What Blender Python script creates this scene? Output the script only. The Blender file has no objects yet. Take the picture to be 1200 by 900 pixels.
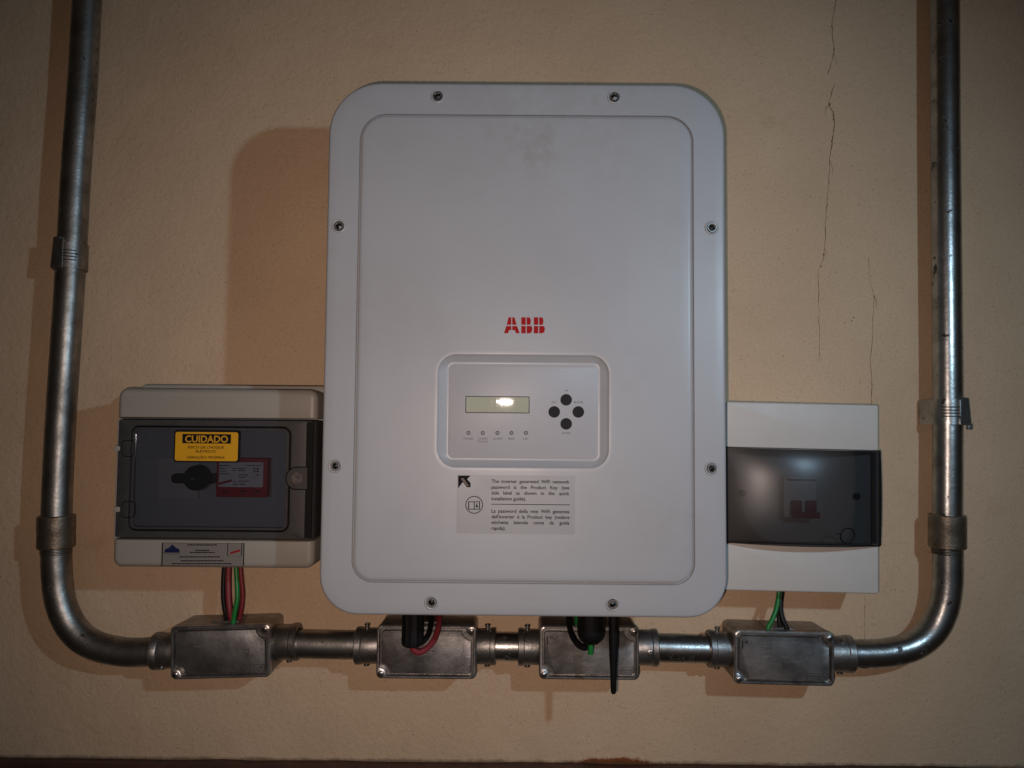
import bpy, bmesh, math, random
from mathutils import Vector, Matrix
random.seed(7)
S = bpy.context.scene
COL = S.collection

# ------------------------------------------------------------------ camera
Z0 = 1.50                       # height of the inverter's centre above the floor
CAMP = Vector((-0.0102, -0.974, Z0 - 0.0831))
FPX = 904.07                    # focal length in pixels of a 1200 x 900 picture
_p, _r, _y = 0.0530464, 0.0085679, -0.0034778
FW = Vector((math.sin(_y) * math.cos(_p), math.cos(_y) * math.cos(_p), math.sin(_p)))
_R = Vector((math.cos(_y), -math.sin(_y), 0)); _U = _R.cross(FW)
RT = _R * math.cos(_r) + _U * math.sin(_r)
UP = -_R * math.sin(_r) + _U * math.cos(_r)
cd = bpy.data.cameras.new('camera'); cam = bpy.data.objects.new('camera', cd); COL.objects.link(cam)
cd.sensor_width = 36; cd.lens = FPX / 1200 * 36; cd.clip_start = 0.01; cd.clip_end = 50
cam.matrix_world = Matrix(((RT.x, UP.x, -FW.x, CAMP.x), (RT.y, UP.y, -FW.y, CAMP.y), (RT.z, UP.z, -FW.z, CAMP.z), (0, 0, 0, 1)))
S.camera = cam

# ------------------------------------------------------------------ world, lamps, exposure
wd = bpy.data.worlds.new('World'); S.world = wd; wd.use_nodes = True
bg = wd.node_tree.nodes['Background']
bg.inputs[0].default_value = (1.0, 0.66, 0.42, 1); bg.inputs[1].default_value = 0.014
def spot(name, loc, aim, watt, col, size, ang, blend):
    l = bpy.data.lights.new(name, 'SPOT'); l.energy = watt; l.color = col
    l.shadow_soft_size = size; l.spot_size = math.radians(ang); l.spot_blend = blend
    o = bpy.data.objects.new(name, l); COL.objects.link(o); o.location = loc
    o.rotation_euler = (Vector(aim) - Vector(loc)).to_track_quat('-Z', 'Y').to_euler()
    return o
# the cool hand lamp on the right and the warmer flash beside the lens
spot('hand_lamp', (0.60, -1.00, CAMP.z + 0.27), (-0.12, 0, Z0 - 0.30), 14.0, (0.50, 0.74, 0.95), 0.019, 125, 1.0)
spot('camera_flash', (CAMP.x - 0.020, -0.98, CAMP.z - 0.018), (-0.04, 0, Z0 - 0.09), 12.6, (1.0, 0.79, 0.69), 0.0025, 97, 1.0)
S.view_settings.view_transform = 'Standard'; S.view_settings.look = 'None'
S.view_settings.gamma = 1.0; S.view_settings.exposure = 0.0; S.view_settings.use_curve_mapping = False
S.render.engine = 'CYCLES'
S.cycles.max_bounces = 8; S.cycles.transparent_max_bounces = 12

# ------------------------------------------------------------------ layout helper: photo pixel -> point at distance D from the wall
def at(px, py, D=0.0):
    d = FW * FPX + RT * (px - 600) - UP * (py - 450)
    t = (-D - CAMP.y) / d.y
    return CAMP + d * t
def mmpx(D): return (0.974 - D) / FPX

# ------------------------------------------------------------------ materials
def mat(name, col, rough=0.5, metal=0.0, bump=None, vary=None, spots=None, spec=0.5, coat=0.0, scratch=None, smudges=None):
    """bump=(scale, strength, dist) list; vary=(scale, dark colour, amount); spots=(scale, colour, threshold)"""
    m = bpy.data.materials.new(name); m.use_nodes = True
    nt = m.node_tree; N = nt.nodes; Lk = nt.links; b = N['Principled BSDF']
    b.inputs['Base Color'].default_value = (*col, 1); b.inputs['Roughness'].default_value = rough
    b.inputs['Metallic'].default_value = metal; b.inputs['Specular IOR Level'].default_value = spec
    b.inputs['Coat Weight'].default_value = coat
    tc = N.new('ShaderNodeTexCoord'); cur = None
    oi = N.new('ShaderNodeObjectInfo'); off = N.new('ShaderNodeVectorMath'); off.operation = 'ADD'
    Lk.new(tc.outputs['Object'], off.inputs[0]); Lk.new(oi.outputs['Location'], off.inputs[1]); VEC = off.outputs[0]
    def noise(scale, detail=4, rgh=0.6):
        n = N.new('ShaderNodeTexNoise'); n.inputs['Scale'].default_value = scale
        n.inputs['Detail'].default_value = detail; n.inputs['Roughness'].default_value = rgh
        Lk.new(VEC, n.inputs['Vector']); return n
    def ramp(src, a, bb):
        r = N.new('ShaderNodeMapRange'); r.inputs[1].default_value = a; r.inputs[2].default_value = bb
        Lk.new(src, r.inputs[0]); return r.outputs[0]
    if vary:
        sc, c2, amt = vary
        n = noise(sc); f = ramp(n.outputs[0], 0.35, 0.68)
        mu = N.new('ShaderNodeMath'); mu.operation = 'MULTIPLY'; Lk.new(f, mu.inputs[0]); mu.inputs[1].default_value = amt
        mx = N.new('ShaderNodeMixRGB'); mx.inputs[1].default_value = (*col, 1); mx.inputs[2].default_value = (*c2, 1)
        Lk.new(mu.outputs[0], mx.inputs[0]); cur = mx.outputs[0]
        ra = N.new('ShaderNodeMapRange'); ra.inputs[3].default_value = rough * 0.82; ra.inputs[4].default_value = min(1, rough * 1.3)
        Lk.new(n.outputs[0], ra.inputs[0]); Lk.new(ra.outputs[0], b.inputs['Roughness'])
    if spots:
        sc, c3, th = spots
        n = noise(sc, 2, 0.5); f = ramp(n.outputs[0], th, th + 0.04)
        mx = N.new('ShaderNodeMixRGB'); mx.inputs[2].default_value = (*c3, 1)
        if cur: Lk.new(cur, mx.inputs[1])
        else: mx.inputs[1].default_value = (*col, 1)
        Lk.new(f, mx.inputs[0]); cur = mx.outputs[0]
        if metal > 0:
            iv = N.new('ShaderNodeMapRange'); iv.inputs[3].default_value = metal; iv.inputs[4].default_value = 0.1
            Lk.new(f, iv.inputs[0]); Lk.new(iv.outputs[0], b.inputs['Metallic'])
    if scratch:
        for k, (rot, sx, sz, th, c4, amt) in enumerate(scratch):
            mp = N.new('ShaderNodeMapping'); mp.inputs['Rotation'].default_value = (0, rot, 0); mp.inputs['Scale'].default_value = (sx, 40, sz)
            Lk.new(VEC, mp.inputs[0]); n = N.new('ShaderNodeTexNoise'); n.inputs['Scale'].default_value = 1; n.inputs['Detail'].default_value = 3
            Lk.new(mp.outputs[0], n.inputs['Vector']); f = ramp(n.outputs[0], th, th + 0.05)
            mu = N.new('ShaderNodeMath'); mu.operation = 'MULTIPLY'; Lk.new(f, mu.inputs[0]); mu.inputs[1].default_value = amt
            mx = N.new('ShaderNodeMixRGB'); mx.inputs[2].default_value = (*c4, 1); Lk.new(mu.outputs[0], mx.inputs[0])
            if cur: Lk.new(cur, mx.inputs[1])
            else: mx.inputs[1].default_value = (*col, 1)
            cur = mx.outputs[0]
    for (gx, gy, gz, gr, c5, amt) in (smudges or []):
        mp = N.new('ShaderNodeVectorMath'); mp.operation = 'DISTANCE'; Lk.new(tc.outputs['Object'], mp.inputs[0]); mp.inputs[1].default_value = (gx, gy, gz)
        f = ramp(mp.outputs['Value'], gr, gr * 0.35)
        n = noise(70, 5, 0.65); f2 = ramp(n.outputs[0], 0.40, 0.60)
        mu = N.new('ShaderNodeMath'); mu.operation = 'MULTIPLY'; Lk.new(f, mu.inputs[0]); Lk.new(f2, mu.inputs[1])
        m3 = N.new('ShaderNodeMath'); m3.operation = 'MULTIPLY'; Lk.new(mu.outputs[0], m3.inputs[0]); m3.inputs[1].default_value = amt
        mx = N.new('ShaderNodeMixRGB'); mx.inputs[2].default_value = (*c5, 1); Lk.new(m3.outputs[0], mx.inputs[0])
        if cur: Lk.new(cur, mx.inputs[1])
        else: mx.inputs[1].default_value = (*col, 1)
        cur = mx.outputs[0]
    if cur: Lk.new(cur, b.inputs['Base Color'])
    prev = None
    for sc, st, dist in (bump or []):
        n = noise(sc); bn = N.new('ShaderNodeBump'); bn.inputs['Strength'].default_value = st; bn.inputs['Distance'].default_value = dist
        Lk.new(n.outputs[0], bn.inputs['Height'])
        if prev: Lk.new(prev.outputs[0], bn.inputs['Normal'])
        prev = bn
    if prev: Lk.new(prev.outputs[0], b.inputs['Normal'])
    return m

def tinted(name, tint, rough, haze, hazecol):
    """thin smoked plastic: tinted see-through sheet, glossy by Fresnel, a little dust haze"""
    m = bpy.data.materials.new(name); m.use_nodes = True; nt = m.node_tree; N = nt.nodes; Lk = nt.links
    N.remove(N['Principled BSDF']); out = N['Material Output']
    t = N.new('ShaderNodeBsdfTransparent'); t.inputs[0].default_value = (*tint, 1)
    d = N.new('ShaderNodeBsdfDiffuse'); d.inputs[0].default_value = (*hazecol, 1)
    g = N.new('ShaderNodeBsdfGlossy'); g.inputs['Roughness'].default_value = rough; g.inputs[0].default_value = (0.9, 0.9, 0.9, 1)
    tc = N.new('ShaderNodeTexCoord'); nz = N.new('ShaderNodeTexNoise'); nz.inputs['Scale'].default_value = 35; nz.inputs['Detail'].default_value = 5
    Lk.new(tc.outputs['Object'], nz.inputs['Vector'])
    mr = N.new('ShaderNodeMapRange'); mr.inputs[3].default_value = haze * 0.6; mr.inputs[4].default_value = haze * 1.4; Lk.new(nz.outputs[0], mr.inputs[0])
    m1 = N.new('ShaderNodeMixShader'); Lk.new(mr.outputs[0], m1.inputs[0]); Lk.new(t.outputs[0], m1.inputs[1]); Lk.new(d.outputs[0], m1.inputs[2])
    f = N.new('ShaderNodeFresnel'); f.inputs[0].default_value = 1.5
    m2 = N.new('ShaderNodeMixShader'); Lk.new(f.outputs[0], m2.inputs[0]); Lk.new(m1.outputs[0], m2.inputs[1]); Lk.new(g.outputs[0], m2.inputs[2])
    Lk.new(m2.outputs[0], out.inputs[0]); return m

def wall_material(ztrim, xr):
    m = mat('beige_plaster', (0.645, 0.455, 0.285), 0.85, spec=0.25)
    nt = m.node_tree; N = nt.nodes; Lk = nt.links; b = N['Principled BSDF']
    tc = N.new('ShaderNodeTexCoord'); V = tc.outputs['Object']
    def noise(s, d=4, r=0.6):
        n = N.new('ShaderNodeTexNoise'); n.inputs['Scale'].default_value = s; n.inputs['Detail'].default_value = d; n.inputs['Roughness'].default_value = r
        Lk.new(V, n.inputs['Vector']); return n.outputs[0]
    def mr(src, a, bb, lo=0, hi=1):
        r = N.new('ShaderNodeMapRange'); r.inputs[1].default_value = a; r.inputs[2].default_value = bb
        r.inputs[3].default_value = lo; r.inputs[4].default_value = hi; Lk.new(src, r.inputs[0]); return r.outputs[0]
    def mth(op, a, bb):
        r = N.new('ShaderNodeMath'); r.operation = op
        for i, v in enumerate((a, bb)):
            if isinstance(v, (int, float)): r.inputs[i].default_value = v
            else: Lk.new(v, r.inputs[i])
        return r.outputs[0]
    def mix(f, a, bb):
        r = N.new('ShaderNodeMixRGB'); Lk.new(f, r.inputs[0])
        for i, v in ((1, a), (2, bb)):
            if isinstance(v, tuple): r.inputs[i].default_value = (*v, 1)
            else: Lk.new(v, r.inputs[i])
        return r.outputs[0]
    c = mix(mr(noise(5, 5), 0.35, 0.7), (0.66, 0.478, 0.315), (0.59, 0.418, 0.272))
    c = mix(mth('MULTIPLY', mr(noise(330, 3), 0.45, 0.75), 0.40), c, (0.43, 0.28, 0.165))
    # small pits, thicker towards some areas
    vo = N.new('ShaderNodeTexVoronoi'); vo.inputs['Scale'].default_value = 190; vo.inputs['Randomness'].default_value = 1; Lk.new(V, vo.inputs['Vector'])
    pit = mth('MULTIPLY', mr(vo.outputs['Distance'], 0.10, 0.22, 1, 0), mr(noise(48, 2), 0.47, 0.62))
    c = mix(mth('MULTIPLY', pit, 0.30), c, (0.16, 0.09, 0.05))
    # faint rubbed and damp patches
    c = mix(mth('MULTIPLY', mr(noise(2.3, 6, 0.62), 0.52, 0.66), 0.35), c, (0.52, 0.365, 0.235))
    c = mix(mth('MULTIPLY', mr(noise(14, 6, 0.7), 0.60, 0.72), 0.40), c, (0.50, 0.33, 0.20))
    # red brick dust lying along the trim and a thin damp edge
    sx = N.new('ShaderNodeSeparateXYZ'); Lk.new(V, sx.inputs[0])
    up = mth('SUBTRACT', sx.outputs[2], ztrim)
    n1 = noise(60, 6, 0.7)
    xd = mth('ABSOLUTE', mth('SUBTRACT', sx.outputs[0], xr), 0)
    dust = mth('MULTIPLY', mr(xd, 0.01, 0.10, 1, 0), mr(up, 0.001, 0.014, 1, 0))
    dust = mr(mth('ADD', dust, mth('SUBTRACT', n1, 0.5)), 0.42, 0.62)
    c = mix(dust, c, (0.22, 0.06, 0.015))
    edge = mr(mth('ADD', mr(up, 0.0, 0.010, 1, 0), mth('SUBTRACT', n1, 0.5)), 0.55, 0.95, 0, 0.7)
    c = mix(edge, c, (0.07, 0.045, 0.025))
    Lk.new(c, b.inputs['Base Color'])
    prev = None
    for src, st, dist in ((noise(7, 4), 0.6, 0.010), (noise(150, 3, 0.5), 0.42, 0.0020), (noise(420, 2), 0.40, 0.0011), (mth('SUBTRACT', 1.0, pit), 0.45, 0.0011)):
        bn = N.new('ShaderNodeBump'); bn.inputs['Strength'].default_value = st; bn.inputs['Distance'].default_value = dist
        Lk.new(src, bn.inputs['Height'])
        if prev: Lk.new(prev.outputs[0], bn.inputs['Normal'])
        prev = bn
    Lk.new(prev.outputs[0], b.inputs['Normal'])
    return m

GREY = (0.405, 0.41, 0.425)
MT = {
 'cover': mat('light_grey_powder_coat', GREY, 0.36, bump=[(900, 0.10, 0.0004)], vary=(9, (0.37, 0.368, 0.38), 0.8), scratch=[(0.5, 12, 500, 0.74, (0.33, 0.33, 0.34), 0.5), (-0.9, 420, 14, 0.76, (0.46, 0.46, 0.47), 0.5)],
   smudges=[(0.008, -0.177, 0.212, 0.035, (0.29, 0.265, 0.25), 0.30), (0.155, -0.176, -0.188, 0.05, (0.30, 0.28, 0.27), 0.15), (0.11, -0.176, -0.03, 0.06, (0.33, 0.31, 0.30), 0.16), (-0.15, -0.176, 0.03, 0.06, (0.34, 0.33, 0.32), 0.2), (0.02, -0.175, 0.268, 0.16, (0.33, 0.31, 0.28), 0.25), (0.17, -0.175, 0.12, 0.05, (0.31, 0.29, 0.27), 0.2)]),
 'body': mat('grey_cast_housing', (0.40, 0.40, 0.41), 0.5),
 'panel': mat('silver_grey_membrane', (0.44, 0.432, 0.445), 0.42, bump=[(1500, 0.3, 0.0003)], vary=(600, (0.39, 0.382, 0.395), 0.6)),
 'black': mat('black_rubber', (0.005, 0.005, 0.0055), 0.6, spec=0.2, bump=[(700, 0.2, 0.0004)]),
 'button': mat('charcoal_button_film', (0.016, 0.015, 0.018), 0.65, spec=0.2, bump=[(900, 0.3, 0.0003)]),
 'lcd': mat('green_lcd_glass', (0.46, 0.465, 0.36), 0.022, vary=(120, (0.42, 0.43, 0.325), 0.5), spec=0.16),
 'ink': mat('black_ink', (0.010, 0.009, 0.010), 0.7, spec=0.12),
 'greyink': mat('grey_ink', (0.085, 0.08, 0.085), 0.6, spec=0.2),
 'red': mat('red_logo_paint', (0.36, 0.003, 0.005), 0.6, spec=0.15),
 'led': mat('clear_led_lens', (0.30, 0.295, 0.30), 0.5, spec=0.2),
 'sticker': mat('clear_silver_sticker', (0.315, 0.315, 0.325), 0.40, vary=(40, (0.345, 0.345, 0.355), 0.6)),
 'steel': mat('bright_screw_steel', (0.50, 0.49, 0.48), 0.33, 1.0, vary=(300, (0.25, 0.24, 0.22), 0.7)),
 'darksteel': mat('dark_socket', (0.05, 0.05, 0.05), 0.35, 1.0),
 'galv': mat('galvanised_steel', (0.38, 0.375, 0.355), 0.41, 1.0, bump=[(140, 0.22, 0.0012), (28, 0.15, 0.003)], vary=(38, (0.15, 0.14, 0.125), 0.85), spots=(85, (0.035, 0.028, 0.02), 0.68), scratch=[(0.3, 30, 700, 0.70, (0.55, 0.54, 0.52), 0.5)]),
 'galv2': mat('bright_galvanised_steel', (0.48, 0.48, 0.47), 0.31, 1.0, bump=[(140, 0.18, 0.0012), (30, 0.12, 0.003)], vary=(36, (0.20, 0.19, 0.175), 0.8), spots=(80, (0.03, 0.025, 0.02), 0.655), scratch=[(0.4, 30, 700, 0.70, (0.62, 0.61, 0.60), 0.5)]),
 'coupling': mat('rusty_zinc_coupling', (0.30, 0.26, 0.21), 0.42, 0.9, bump=[(220, 0.4, 0.001)], vary=(70, (0.13, 0.085, 0.05), 0.8)),
 'cast': mat('cast_aluminium', (0.33, 0.315, 0.30), 0.40, 0.92, bump=[(160, 0.35, 0.0012), (600, 0.2, 0.0005)], vary=(40, (0.16, 0.145, 0.135), 0.9)),
 'cast2': mat('cast_aluminium_lid', (0.36, 0.345, 0.335), 0.44, 0.85, bump=[(120, 0.25, 0.0012), (700, 0.25, 0.0005)], vary=(30, (0.115, 0.105, 0.10), 0.95), scratch=[(0.6, 40, 900, 0.66, (0.60, 0.58, 0.56), 0.5), (-0.5, 700, 50, 0.70, (0.08, 0.075, 0.07), 0.7)]),
 'rim': mat('rubbed_highlit_cast_edge', (0.62, 0.60, 0.58), 0.34, 0.92, bump=[(200, 0.3, 0.0008)], vary=(60, (0.22, 0.20, 0.19), 0.85)),  # rubbed lid rims, colour also lifted to stand in for edge highlights
 'beige': mat('beige_plastic', (0.345, 0.312, 0.268), 0.42, bump=[(800, 0.1, 0.0004)], vary=(12, (0.32, 0.29, 0.248), 0.6)),
 'white': mat('white_panel_plastic', (0.60, 0.555, 0.51), 0.45, bump=[(500, 0.08, 0.0004)], vary=(10, (0.54, 0.495, 0.455), 0.7)),
 'frame': mat('smoked_plastic_frame', (0.045, 0.043, 0.044), 0.40, bump=[(1100, 0.35, 0.0004)], vary=(160, (0.055, 0.052, 0.053), 0.6)),
 'glass': tinted('smoked_window', (0.64, 0.66, 0.695), 0.06, 0.025, (0.30, 0.32, 0.36)),
 'smoke': tinted('dark_smoked_door', (0.33, 0.32, 0.32), 0.35, 0.055, (0.10, 0.095, 0.095)),
 'inner': mat('blue_grey_inner_panel', (0.38, 0.40, 0.44), 0.5),
 'inner2': mat('pale_switch_plate', (0.46, 0.46, 0.48), 0.5),
 'knob': mat('black_knob', (0.010, 0.010, 0.011), 0.35),
 'redbody': mat('red_device_plastic', (0.42, 0.018, 0.022), 0.45),
 'paper': mat('white_print_label', (0.66, 0.68, 0.74), 0.45),
 'yellow': mat('yellow_warning_film', (0.72, 0.36, 0.012), 0.40, vary=(60, (0.66, 0.32, 0.010), 0.6)),
 'silver': mat('silver_foil_label', (0.24, 0.215, 0.195), 0.40, 0.15),
 'blueink': mat('dark_blue_ink', (0.010, 0.014, 0.060), 0.6, spec=0.15),
 'redink': mat('red_ink', (0.30, 0.012, 0.018), 0.6, spec=0.15),
 'brkred': mat('dull_red_toggle', (0.22, 0.014, 0.018), 0.5), 'brkpale': mat('pale_breaker_plastic', (0.55, 0.54, 0.53), 0.5),
 'brkgrey': mat('breaker_grey_plastic', (0.42, 0.41, 0.40), 0.5),
 'wred': mat('red_cable_sheath', (0.23, 0.026, 0.032), 0.5),
 'wblack': mat('black_cable_sheath', (0.006, 0.006, 0.007), 0.5, spec=0.3),
 'wgreen': mat('green_cable_sheath', (0.012, 0.19, 0.035), 0.38),
 'crack': mat('dark_brown_crack', (0.15, 0.095, 0.06), 0.95, spec=0.1),
 'trim': mat('brown_glazed_trim', (0.075, 0.028, 0.018), 0.5, bump=[(90, 0.4, 0.002)], vary=(40, (0.035, 0.018, 0.012), 0.8)),
}

# the display glass: fine columns of segments spread the glint sideways
_nt = MT['lcd'].node_tree; _tc = _nt.nodes.new('ShaderNodeTexCoord'); _mp = _nt.nodes.new('ShaderNodeMapping'); _mp.inputs['Scale'].default_value = (1500, 1, 25)
_nz = _nt.nodes.new('ShaderNodeTexNoise'); _nz.inputs['Scale'].default_value = 1; _nz.inputs['Detail'].default_value = 1
_bp = _nt.nodes.new('ShaderNodeBump'); _bp.inputs['Strength'].default_value = 0.11; _bp.inputs['Distance'].default_value = 0.00008
_nt.links.new(_tc.outputs['Object'], _mp.inputs[0]); _nt.links.new(_mp.outputs[0], _nz.inputs['Vector']); _nt.links.new(_nz.outputs[0], _bp.inputs['Height'])
_nt.links.new(_bp.outputs[0], _nt.nodes['Principled BSDF'].inputs['Normal'])

# ------------------------------------------------------------------ object helpers
def thing(name, label, cat, loc, group=None, roty=0.0):
    o = bpy.data.objects.new(name, None); COL.objects.link(o); o.location = loc; o.rotation_euler = (0, roty, 0)
    o.empty_display_size = 0.05
    o['label'] = label; o['category'] = cat
    if group: o['group'] = group
    return o
def tag(o, label, cat, group=None):
    o['label'] = label; o['category'] = cat
    if group: o['group'] = group
    return o
class MB:
    def __init__(s): s.v = []; s.f = []
    def add(s, vs, fs):
        k = len(s.v); s.v += [tuple(p) for p in vs]; s.f += [tuple(i + k for i in f) for f in fs]; return s
    def build(s, name, m, parent=None, smooth=35, closed=True):
        me = bpy.data.meshes.new(name); me.from_pydata(s.v, [], s.f); me.update()
        if closed:
            b = bmesh.new(); b.from_mesh(me); bmesh.ops.recalc_face_normals(b, faces=b.faces); b.to_mesh(me); b.free()
        me.materials.append(MT[m] if isinstance(m, str) else m)
        if smooth:
            for p in me.polygons: p.use_smooth = True
            me.set_sharp_from_angle(angle=math.radians(smooth))
        o = bpy.data.objects.new(name, me); COL.objects.link(o)
        if parent: o.parent = parent
        return o
    # rings: list of equally long closed point lists
    def loft(s, rings, cap0=True, cap1=True, loop=False):
        n = len(rings[0]); vs = [p for r in rings for p in r]; fs = []
        for k in range(len(rings) - (0 if loop else 1)):
            a = k * n; b = ((k + 1) % len(rings)) * n
            for i in range(n):
                j = (i + 1) % n; fs.append((a + i, a + j, b + j, b + i))
        if cap0 and not loop: fs.append(tuple(range(n - 1, -1, -1)))
        if cap1 and not loop: fs.append(tuple(range((len(rings) - 1) * n, len(rings) * n)))
        return s.add(vs, fs)
    def tube(s, path, rad, seg=20, cap=True):
        P = [Vector(p) for p in path]; n = len(P)
        rs = rad if isinstance(rad, (list, tuple)) else [rad] * n
        T = [(P[min(i + 1, n - 1)] - P[max(i - 1, 0)]).normalized() for i in range(n)]
        u = T[0].orthogonal().normalized(); rings = []
        for i in range(n):
            u = (u - T[i] * u.dot(T[i])).normalized(); w = T[i].cross(u)
            rings.append([P[i] + (u * math.cos(2 * math.pi * k / seg) + w * math.sin(2 * math.pi * k / seg)) * rs[i] for k in range(seg)])
        return s.loft(rings, cap, cap)
    def lathe(s, prof, org, axis, seg=28, cap=True):
        """prof = [(distance along axis, radius)]"""
        ax = Vector(axis).normalized(); u = ax.orthogonal().normalized(); w = ax.cross(u); o = Vector(org)
        return s.loft([[o + ax * t + (u * math.cos(2 * math.pi * k / seg) + w * math.sin(2 * math.pi * k / seg)) * r for k in range(seg)] for t, r in prof], cap, cap)
    def ringloop(s, pts, r, seg=8):
        """closed tube through pts"""
        P = [Vector(p) for p in pts]; n = len(P); rings = []
        for i in range(n):
            t = (P[(i + 1) % n] - P[i - 1]).normalized(); u = Vector((0, 1, 0)); w = t.cross(u).normalized()
            rings.append([P[i] + (u * math.cos(2 * math.pi * k / seg) + w * math.sin(2 * math.pi * k / seg)) * r for k in range(seg)])
        return s.loft(rings, loop=True)
    def rbox(s, x0, x1, z0, z1, d0, d1, r=0.002, bev=0.001, n=4, bevn=3, back=0.0):
        """block standing out of the wall from distance d0 to d1, corners rounded by r, front edge by bev"""
        rings = []
        def ring(i, d): return [(x, -d, z) for x, z in rrect(x0 + i, x1 - i, z0 + i, z1 - i, max(r - i, 0.0002), n)]
        if back: rings.append(ring(back, d0)); rings.append(ring(0, d0 + back))
        else: rings.append(ring(0, d0))
        for k in range(bevn + 1):
            a = math.pi / 2 * k / bevn
            rings.append(ring(bev * (1 - math.cos(a)), d1 - bev + bev * math.sin(a)))
        return s.loft(rings)
    def plate(s, poly, d0, d1):
        return s.loft([[(x, -d0, z) for x, z in poly], [(x, -d1, z) for x, z in poly]])

def rrect(x0, x1, z0, z1, r, n=6):
    """counter-clockwise outline; r = one radius or (bl, br, tr, tl)"""
    rs = r if isinstance(r, (list, tuple)) else (r,) * 4
    out = []
    for (cx, cz, sx, sz, a0), q in zip(((x0, z0, 1, 1, 180), (x1, z0, -1, 1, 270), (x1, z1, -1, -1, 0), (x0, z1, 1, -1, 90)), rs):
        for k in range(n + 1):
            a = math.radians(a0 + 90 * k / n)
            out.append((cx + sx * q + q * math.cos(a), cz + sz * q + q * math.sin(a)))
    return out
def notched(x0, x1, z0, z1, kinds, n=6):
    """as rrect, corner kinds: +r rounded, -r bitten out round the corner"""
    out = []
    for (cx, cz, sx, sz, a0), q in zip(((x0, z0, 1, 1, 180), (x1, z0, -1, 1, 270), (x1, z1, -1, -1, 0), (x0, z1, 1, -1, 90)), kinds):
        for k in range(n + 1):
            if q > 0:
                a = math.radians(a0 + 90 * k / n); out.append((cx + sx * q + q * math.cos(a), cz + sz * q + q * math.sin(a)))
            else:
                a = math.radians(a0 - 90 - 90 * k / n); out.append((cx - q * math.cos(a), cz - q * math.sin(a)))
    return out
def arcspline(pts, sub=10):
    """Catmull-Rom through pts"""
    P = [Vector(p) for p in pts]; P = [P[0] * 2 - P[1]] + P + [P[-1] * 2 - P[-2]]; out = []
    for i in range(1, len(P) - 2):
        a, b, c, d = P[i - 1:i + 3]
        for k in range(sub):
            t = k / sub
            out.append(0.5 * ((2 * b) + (c - a) * t + (2 * a - 5 * b + 4 * c - d) * t * t + (3 * b - a - 3 * c + d) * t ** 3))
    out.append(P[-2]); return out

# lettering as flat meshes
_tcache = {}
def glyphs(txt, bold=0.0):
    if (txt, bold) in _tcache: return _tcache[(txt, bold)]
    cu = bpy.data.curves.new('t', 'FONT'); cu.body = txt; cu.size = 1; cu.offset = bold; cu.resolution_u = 3
    o = bpy.data.objects.new('t', cu); COL.objects.link(o)
    dg = bpy.context.evaluated_depsgraph_get(); me = bpy.data.meshes.new_from_object(o.evaluated_get(dg))
    vs = [tuple(v.co) for v in me.vertices]; fs = [tuple(p.vertices) for p in me.polygons]
    bpy.data.objects.remove(o); bpy.data.curves.remove(cu); bpy.data.meshes.remove(me)
    _tcache[(txt, bold)] = (vs, fs); return vs, fs
def put_text(mb, txt, x0, x1, z0, h, d, bold=0.0, fit=True, align='c'):
    """write txt with capital height h on the front plane d; baseline z0; stretched to x0..x1 if fit"""
    vs, fs = glyphs(txt, bold)
    if not vs: return
    a = min(v[0] for v in vs); b = max(v[0] for v in vs); k = h / 0.70
    if fit: sx = (x1 - x0) / (b - a); ox = x0
    else:
        sx = k; wd_ = (b - a) * k
        ox = {'c': (x0 + x1 - wd_) / 2, 'l': x0, 'r': x1 - wd_}[align]
    mb.add([(ox + (v[0] - a) * sx, -d, z0 + v[1] * k) for v in vs], fs)
def put_words(mb, words, x0, x1, z0, h, d, bold=0.0, justify=True):
    k = h / 0.70; ws = []
    for w in words:
        vs, _ = glyphs(w, bold); ws.append((max(v[0] for v in vs) - min(v[0] for v in vs)) * k)
    tot = sum(ws); gap = (x1 - x0 - tot) / max(1, len(words) - 1) if justify else h * 0.42
    sq = 1.0
    if justify and gap < h * 0.3:
        gap = h * 0.3; sq = (x1 - x0 - gap * (len(words) - 1)) / tot
    x = x0
    for w, q in zip(words, ws):
        put_text(mb, w, x, x + q * sq, z0, h, d, bold); x += q * sq + gap

# ------------------------------------------------------------------ the setting: wall, cracks, bottom trim
ztrim = at(300, 896.5, 0.014).z
xdust = at(722, 895).x
mb = MB(); mb.add([(-2.2, 0, 0), (2.2, 0, 0), (2.2, 0, 3.0), (-2.2, 0, 3.0), (-2.2, 0.15, 0), (2.2, 0.15, 0), (2.2, 0.15, 3.0), (-2.2, 0.15, 3.0)],
       [(0, 1, 2, 3), (7, 6, 5, 4), (0, 4, 5, 1), (3, 2, 6, 7), (0, 3, 7, 4), (1, 5, 6, 2)])
wall = mb.build('wall', wall_material(ztrim, xdust), None, smooth=0); wall['kind'] = 'structure'
def crack(pts, w0, w1):  # each crack is a flat dark brown strip on the plaster, without real depth
    P = []
    for i in range(len(pts) - 1):
        (a, b), (c, d) = pts[i], pts[i + 1]; n = max(2, int(abs(d - b) / 4))
        for k in range(n): P.append((a + (c - a) * k / n + random.uniform(-.55, .55), b + (d - b) * k / n))
    P.append(pts[-1]); n = len(P); L = []; Rr = []
    for i, (x, y) in enumerate(P):
        q = at(x, y, 0.0004); t = i / (n - 1); w = (w0 + (w1 - w0) * t) * 0.8 * random.uniform(0.35, 1.5) / 2
        if i in (0, n - 1): w *= 0.25
        L.append((q.x - w, q.y, q.z)); Rr.append((q.x + w, q.y, q.z))
    m = MB(); m.add(L + Rr, [(i, i + 1, n + i + 1, n + i) for i in range(n - 1)])
    return m.build('crack', 'crack', wall, smooth=0)
crack([(980, -25), (980, 0), (977.5, 15), (975, 30), (976, 45), (977.5, 60), (974, 75), (970, 88)], 0.0010, 0.0008)
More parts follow.
